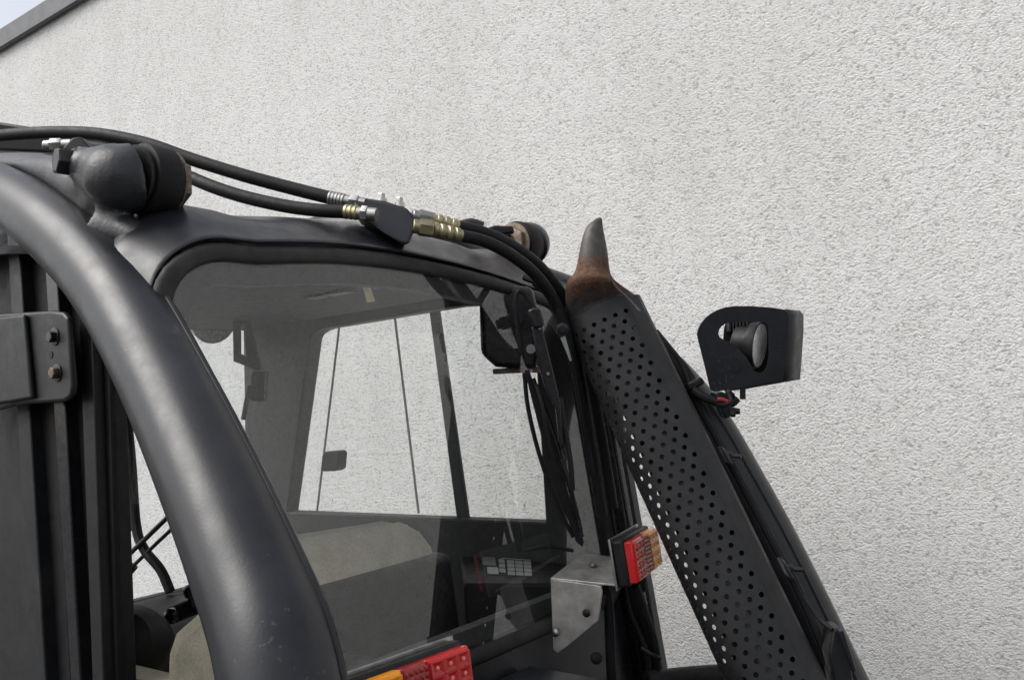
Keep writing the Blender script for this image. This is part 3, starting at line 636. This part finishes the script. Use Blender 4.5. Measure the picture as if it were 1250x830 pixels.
# --- tail lights with their brackets
def tail_light(p_in, ydir, L, H, yaw):
    """p_in: inner top corner of the lens; the lamp runs outward along ydir"""
    u = (Vector((0, ydir, 0))*math.cos(yaw)+Vector((-1,0,0))*math.sin(yaw)).normalized(); n = Vector((0,0,1)).cross(u)*ydir*-1
    if n.x < 0: n = -n
    v = Vector((-.10, 0, 1)).normalized(); v = (v-u*v.dot(u)).normalized(); n = u.cross(v); n = n if n.x > 0 else -n
    o = Vector(p_in)-v*H                             # lower inner corner
    P = lambda a, b_, c_: o+u*a+v*b_+n*c_
    def slab(a0, a1, b0, b1, c0, c1):
        m_ = MB(); m_.add([P(a, b_, c_) for a in (a0, a1) for b_ in (b0, b1) for c_ in (c0, c1)], [[0,1,3,2],[4,6,7,5],[0,4,5,1],[2,3,7,6],[0,2,6,4],[1,5,7,3]]); return m_
    tl = slab(-.006, L+.006, -.006, H+.006, -.030, -.006).build('tail_light', 'plastic', FL, bevel=.006, seg=3)
    slab(-.010, L+.010, -.010, H+.010, -.034, -.0295).build('backing_plate', 'zinc', tl, bevel=.001)
    k1, k2 = L*.40, L*.62
    def lensbody(a0, a1, mat, name):
        m_ = MB(); e = .004
        r0 = [P(a0,0,-.008), P(a1,0,-.008), P(a1,H,-.008), P(a0,H,-.008)]
        r1 = [P(a0,0,.008), P(a1,0,.008), P(a1,H,.008), P(a0,H,.008)]
        r2 = [P(a0+e,e,.012), P(a1-e,e,.012), P(a1-e,H-e,.012), P(a0+e,H-e,.012)]
        return m_.loft([r0, r1, r2]).build(name, mat, tl, bevel=.0015)
    a = lensbody(0, k1-.0006, 'red', 'red_lens'); lensbody(k1+.0006, k2-.0006, 'reddark', 'reflector'); c = lensbody(k2+.0006, L, 'amber', 'amber_lens')
    def leds(a0, a1, nx, nz, mat, ledmat, name):
        m_ = MB(); d_ = MB()
        for i in range(nx):
            for j in range(nz):
                ca = a0+(a1-a0)*(i+.5)/nx; cb = H*.05+H*.90*(j+.5)/nz; hw = (a1-a0)/nx*.5; hh_ = H*.90/nz*.5
                R8 = lambda k, c_: [P(ca+hw*k*x, cb+hh_*k*y, c_) for x, y in ((-1,-1), (0,-1), (1,-1), (1,0), (1,1), (0,1), (-1,1), (-1,0))]
                m_.loft([R8(1,.0118), R8(.97,.0136), R8(.84,.0136), R8(.38,.0120)])
                d_.lathe([(0,.0036), (.001,.0035), (.0022,.0024), (.0028,.0005)], P(ca, cb, .0118), n, 10)
        m_.build(name, mat, tl, ang=12); d_.build('led_row', ledmat, tl, ang=50)
    leds(.003, k1-.003, 3, 4, 'red', 'red_led', 'red_cells'); leds(k2+.003, L-.003, 3, 4, 'amber', 'amber_led', 'amber_cells')
    g_ = MB()
    for i in range(5):
        for j in range(9):
            ca = k1+(k2-k1)*(i+.5)/5; cb = H*.05+H*.9*(j+.5)/9; hw = (k2-k1)/5*.46; hh_ = H*.9/9*.46
            q0 = [P(ca-hw,cb-hh_,.0118), P(ca+hw,cb-hh_,.0118), P(ca+hw,cb+hh_,.0118), P(ca-hw,cb+hh_,.0118)]
            g_.loft([q0, [P(ca-hw*.1,cb-hh_*.1,.0135), P(ca+hw*.1,cb-hh_*.1,.0135), P(ca+hw*.1,cb+hh_*.1,.0135), P(ca-hw*.1,cb+hh_*.1,.0135)]])
    g_.build('prism_grid', 'reddark', tl, ang=5)
    return tl
tr = tail_light(D(765,662,1.74), 1, .175, .078, R(13))
tl = tail_light(D(566,787,1.26), -1, .20, .086, R(4))
# right bracket: bent steel plate
t0, t1, t2, t3 = D(672,705,1.78), D(712,674,1.90), D(752,680,1.87), D(751,713,1.75)
tbk = MB().prism([t0, t1, t2, t3], (0,0,-.004)).build('lamp_bracket', 'bracket', FL, bevel=.001)
dn = [D(672,706.5,1.78), D(733,715,1.755), D(735,722,1.755), D(730,757,1.755), D(690,790,1.77), D(680,797,1.78), D(675,792,1.78)]
MB().prism(dn, (0,.004,0)).build('bracket_flange', 'bracket', tbk, bevel=.001)
for px, py, dd, mt, rr in ((678,772,1.772,'zinc',.008), (716,748,1.75,'plastic',.008)):
    MB().lathe([(0,rr), (.002,rr), (.004,rr*.6), (.006,rr*.4)], D(px,py,dd), (.1,-1,0), 16).build('bolt', mt, tbk)
MB().lathe([(0,.008), (.002,.008), (.002,.005), (.005,.0045)], D(724,690,1.83), (0,0,1), 16).build('bolt', 'zinc', tbk)
MB().tube(seq([(720,722,1.80),(726,730,1.79),(738,733,1.78)]), .013, 12, 4).build('cable_gland', 'plastic', tbk)
# left bracket
o_ = D(500,835,1.29); MB().box(o_+Vector((-.09,.02,-.03)), (.08,0,0), (0,.07,0), (0,0,.003)).build('lamp_bracket', 'bracket', FL)

# cables below the right lamp and stop on the post
rod([(772,712,1.78),(780,735,1.80),(790,765,1.82),(796,800,1.84),(797,850,1.86)], .014, 'cable_sleeve', 'rubber')
rod([(766,715,1.80),(770,745,1.80),(782,775,1.80),(790,800,1.80),(794,850,1.82)], .005, 'cable', 'rubber')
rod([(776,710,1.80),(789,750,1.80),(802,790,1.80),(804,850,1.82)], .005, 'cable', 'rubber')
rod([(783,790,1.80),(797,799,1.79),(806,803,1.80)], .004, 'cable_tie', 'plastic')
MB().prism([D(*p, 1.81) for p in ((768,700),(788,692),(790,722),(770,728))], fwd*.04).build('junction_box', 'plastic', FL, bevel=.004)
MB().lathe([(0,.012),(.006,.011),(.009,.006)], D(728,803,1.78), (.6,-.7,.2), 18).build('rubber_plug', 'rubber', FL)
MB().tube(seq([(738,716,1.80),(743,740,1.80),(745,790,1.80),(748,860,1.80)]), .010, 10, 5).build('door_gasket', 'rubber', FL)

# --- engine hood and counterweight
hood = MB().prism([A(598,838,'y',1.16)]+[Vector((-1.05,1.16,1.235)), Vector((-.45,1.16,1.21)), Vector((-.35,1.16,.9)), Vector((-1.05,1.16,.9))], (0,.46,0))
hood = MB().prism([(-1.055,1.13,1.287), (-.62,1.13,1.280), (-.52,1.13,1.22), (-.52,1.13,.85), (-1.055,1.13,.85)], (0,.265,0)).build('engine_hood', 'paint', FL, bevel=.012, seg=4)
MB().prism([(-1.06,.62,.95), (-.30,.56,.98), (-.12,.60,.80), (-.05,.66,.30), (-1.9,.66,.30), (-1.9,.62,.86)], (0,1.28,0)).build('counterweight', 'paint_dull', FL, bevel=.05, seg=4)
MB().tube([D(790,832,1.80), D(850,826,1.83), D(930,820,1.9)], .022, 14, 4).build('cross_tube', 'plastic', FL)

# --- exhaust with perforated guard
GT, GB = D(735,376,1.86), D(962,860,1.60)
ga = (GB-GT).normalized(); GL = (GB-GT).length+.28
e2 = Vector((.52,-.84,.12)); e2 = (e2-ga*e2.dot(ga)).normalized(); e1 = ga.cross(e2)
if e1.dot(rgt) < 0: e1 = -e1
# cross-section polyline, left edge -> front -> right edge, in (e1, e2)
sec = [(-.070,-.110), (-.078,-.085), (-.081,-.060), (-.079,-.037), (-.071,-.016), (-.057,-.003), (-.040,.004), (.000,.0075), (.040,.006), (.052,.002)]
def arcl(poly):
    a = [0]
    for i in range(len(poly)-1): a.append(a[-1]+math.dist(poly[i], poly[i+1]))
    return a
SL = arcl(sec)
def onsec(u):
    u = max(0, min(SL[-1], u))
    for i in range(len(SL)-1):
        if u <= SL[i+1]+1e-9:
            k = (u-SL[i])/(SL[i+1]-SL[i]); return (sec[i][0]*(1-k)+sec[i+1][0]*k, sec[i][1]*(1-k)+sec[i+1][1]*k)
def G(u, v):
    a, b_ = onsec(u); return GT+ga*v+e1*a+e2*b_
CW, CH, HR = .0235, .0200, .0049
ncol = int(SL[-1]/CW); U0 = SL[-1]-ncol*CW
gm = MB(); nrow = int((GL-.022)/CH)
def quadp(u0, u1, v0, v1):
    n = max(1, int((u1-u0)/.012)); 
    for k in range(n):
        a, b_ = u0+(u1-u0)*k/n, u0+(u1-u0)*(k+1)/n
        gm.add([G(a,v0), G(b_,v0), G(b_,v1), G(a,v1)], [[0,1,2,3]])
quadp(0, SL[-1], -.004, .018)
for r_ in range(nrow):
    v0 = .018+r_*CH; v1 = v0+CH; off = U0+(CW/2 if r_ % 2 else 0); n = ncol-(r_ % 2)
    quadp(0, off, v0, v1)
    if r_ % 2: quadp(off+n*CW, SL[-1], v0, v1)
    for k in range(n):
        a, b_ = off+k*CW, off+(k+1)*CW; mu, mv = (a+b_)/2, (v0+v1)/2
        ov = [(b_,mv), (b_,v1), (mu,v1), (a,v1), (a,mv), (a,v0), (mu,v0), (b_,v0)]
        iv = [(mu+HR*math.cos(R(45*i)), mv+HR*math.sin(R(45*i))) for i in range(8)]
        hv = []
        for i in range(8):
            hv.append((mu+HR*math.cos(R(45*i)), mv+HR*math.sin(R(45*i))))
            hv.append((mu+HR*math.cos(R(45*i+22.5)), mv+HR*math.sin(R(45*i+22.5))))
        vv = [G(*p) for p in ov]+[G(*p) for p in hv]
        ff = []
        for i in range(8):
            j = (i+1) % 8
            ff.append([i, j, 8+(2*i+2) % 16, 8+2*i+1, 8+2*i])
        gm.add(vv, ff)
guard = gm.build('exhaust_guard', 'guard', FL, weld=.0004, ang=50)
sm = guard.modifiers.new('thickness', 'SOLIDIFY'); sm.thickness = .0025; sm.offset = 0
es = guard.modifiers.new('split', 'EDGE_SPLIT'); es.split_angle = R(40)
# bevelled solid flank of the guard
fk = [(.052,.002), (.078,-.020), (.084,-.032), (.086,-.115), (.060,-.125), (.030,-.125)]
fm = MB().loft([[GT+ga*v+e1*a+e2*b_ for a, b_ in fk] for v in (-.004, GL)], closed=False).build('guard_flank', 'guard', guard, ang=30)
sm = fm.modifiers.new('thickness', 'SOLIDIFY'); sm.thickness = .003; sm.offset = 0
bv = fm.modifiers.new('bevel', 'BEVEL'); bv.width = .004; bv.segments = 3; bv.limit_method = 'ANGLE'; bv.angle_limit = R(20)
# pipe inside
MB().tube([GT+ga*.02-e2*.055, GT+ga*.4-e2*.055, GT+ga*GL-e2*.05], [.045,.05,.055], 24, 6).build('exhaust_pipe', 'exhaust', guard)
# flared outlet on top
cone = []
secs = [(732.5,265.5,2.6,.0), (727,273,8.5,.3), (725,281,11.5,.7), (724.5,295,15.2,.9), (724.3,316,18.6,1), (723.2,333,20.8,1), (721.5,342,27,1), (722,349,34,1)]
for px, py, hw, dr in secs:
    c = D(px, py, 1.865); k = hw*1.865/FPX
    cone.append([c+rgt*math.cos(R(a))*k+(fwd*.92-upv*.22).normalized()*math.sin(R(a))*k*(.35+.55*dr) for a in range(0, 360, 12)])
last = [GT+ga*(-.012)+e1*(math.cos(R(a))*.080+.0)+e2*(-.048-math.sin(R(a))*.050) for a in range(0, 360, 12)]
last2 = [GT+ga*(.004)+e1*(math.cos(R(a))*.082+.002)+e2*(-.050-math.sin(R(a))*.058) for a in range(0, 360, 12)]
last3 = [GT+ga*(.016)+e1*(math.cos(R(a))*.082+.002)+e2*(-.050-math.sin(R(a))*.056) for a in range(0, 360, 12)]
ex = MB().loft(cone+[last, last2, last3], caps=True).build('exhaust_outlet', 'exhaust', guard, ang=60)
ss = ex.modifiers.new('subsurf', 'SUBSURF'); ss.levels = 1; ss.render_levels = 2
rod([(745,337,1.84),(752,350,1.835),(768,366,1.83),(781,380,1.82)], .003, 'weld_seam', 'exhaust', guard)

# --- conduit, clips and bolts between guard and far pillar
rod([(806,418,1.92),(830,455,1.90),(862,510,1.87),(900,580,1.83),(940,655,1.79),(975,720,1.75),(1005,790,1.71),(1030,860,1.68)], .010, 'conduit', 'rubber')
rod([(800,405,1.93),(822,432,1.91),(838,452,1.90),(850,472,1.88)], .008, 'cable', 'rubber')
rod([(815,425,1.92),(832,445,1.90),(843,470,1.88),(855,487,1.87)], .007, 'cable', 'rubber')
cl = MB().prism([D(*p, 1.86) for p in ((838,468),(857,460),(861,468),(841,478))], fwd*.05-upv*.0).build('pipe_clip', 'plastic', FL, bevel=.004)
for px, py, dd in ((893,556,1.80), (967,694,1.73)):
    c = D(px, py, dd); a = (rgt*.9-fwd*.3-upv*.05).normalized()
    cb = MB().box(c-a*.012, ga*.018, a*.004, fwd*.02).build('guard_clip', 'paint_dull', FL, bevel=.003)
    MB().hexn(c-a*.008, a, .009, .009).build('nut', 'paint_dull', cb, ang=25)
    MB().lathe([(0,.0045),(.018,.0045),(.019,.004)], c, a, 12).build('bolt', 'paint_dull', cb)
gs = MB().prism([D(*p, 1.66) for p in ((1017,768),(1028,767),(1040,808),(1044,850),(1022,850),(1012,800))], fwd*.05).build('gusset', 'paint_dull', FL, bevel=.004)
MB().prism([D(*p, 1.64) for p in ((1024,770),(1030,769),(1046,818),(1042,822))], fwd*.012).build('gusset_rib', 'paint', gs, bevel=.002)
rod([(980,727,1.70),(1000,755,1.68),(1016,768,1.66)], .004, 'cable', 'rubber')

# --- work lamp on the far pillar
def Z(zx, zy, d=1.86): return D(820+zx/4.61, 350+zy/4.61, d)
pl_o = [(143,265),(150,235),(165,205),(190,172),(220,148),(255,128),(300,112),(350,105),(450,104),(560,112),(632,124),(648,138),(655,165),(655,300),(642,440),(634,537),(560,545),(400,572),(262,596),(243,598),(226,592),(217,575),(200,500),(170,380),(147,290)]
pl_h = [(262,262),(268,238),(282,220),(300,207),(345,196),(440,190),(530,195),(544,204),(548,222),(548,380),(541,440),(530,470),(512,486),(482,488),(460,470),(440,430),(415,390),(380,352),(330,315),(285,295),(268,282)]
tilt = lambda p, off=0: Z(p[0], p[1], 1.86+off+(p[0]-400)*.00006)
wl = MB().holed([tilt(p) for p in pl_o], [tilt(p) for p in pl_h], fwd*.004).build('work_lamp', 'paint', FL, bevel=.0012)
sh = lambda p: tilt(p, .0)
fl0 = [(640,126),(655,165),(655,300),(642,440),(634,537)]
front = [tilt(p) for p in fl0]; back = [D(820+x/4.61, 350+y/4.61, 1.945) for x, y in ((722,135),(742,160),(742,245),(732,400),(722,522))]
wfl = MB().loft([front, back], closed=False).build('folded_side', 'paint_dull', wl, ang=50)
q_ = wfl.modifiers.new('thickness', 'SOLIDIFY'); q_.thickness = .004
bk = [(296,235),(304,205),(330,150),(360,122),(560,122),(700,135),(735,160),(735,245),(718,522),(420,575),(300,590),(285,560),(282,400)]
bh_ = [(272,265),(290,215),(330,205),(360,235),(400,330),(540,340),(560,360),(556,440),(530,462),(480,472),(380,420),(300,330)]
MB().prism([Z(x, y, 1.95) for x, y in bk], fwd*.004).build('rear_plate', 'paint_dull', wl)
MB().lathe([(0,.0155),(.0008,.0155)], Z(347,438,1.858), -fwd, 24).build('access_hole', 'plastic', wl)
la = (rgt*.84-fwd*.54-upv*.10).normalized(); lc = Z(490,330,1.905)
hd = MB().lathe([(-.052,.030), (-.048,.037), (-.020,.040), (-.018,.047), (-.003,.050), (.002,.049), (.002,.045)], lc, la, 36).build('lamp_head', 'plastic', wl)
MB().lathe([(.0,.0465),(.003,.045),(.005,.030),(.0055,.0004)], lc, la, 36).build('lens', 'lamp_lens', hd)
fn = MB()
for i in range(6):
    c = lc-la*(.030+.0075*i-.0)+upv*.036; fn.box(c, la*.0022, upv*.014, fwd*.018)
fn.build('cooling_fins', 'plastic', hd, bevel=.0008)
rod([(893,478,1.88),(887,486,1.88),(893,492,1.88),(900,486,1.88)], .009, 'lamp_foot', 'plastic', wl)
MB().lathe([(0,.006),(.022,.006)], Z(400,572,1.87), -upv, 12).build('stud', 'plastic', wl)
MB().prism([D(*p, 1.87) for p in ((872,480),(884,478),(892,494),(896,506),(886,512))], fwd*.05).build('clamp_saddle', 'paint_dull', wl, bevel=.004)
MB().hexn(D(892,503,1.86), (rgt-fwd*.3).normalized(), .010, .010).build('bolt', 'paint_dull', wl, ang=25)
MB().lathe([(0,.006),(.012,.006)], D(896,502,1.86), (rgt-fwd*.3).normalized(), 12).build('stud', 'plastic', wl)
rod([(846,476,1.86),(858,484,1.85),(873,490,1.85)], .009, 'lamp_cable', 'rubber', wl)
rod([(872,489,1.85),(880,487.5,1.85),(888,490,1.85)], .0045, 'red_wire', 'red_wire', wl)
rod([(872,493,1.85),(884,494,1.85),(892,489,1.85),(889,479,1.86)], .005, 'lamp_cable', 'rubber', wl)
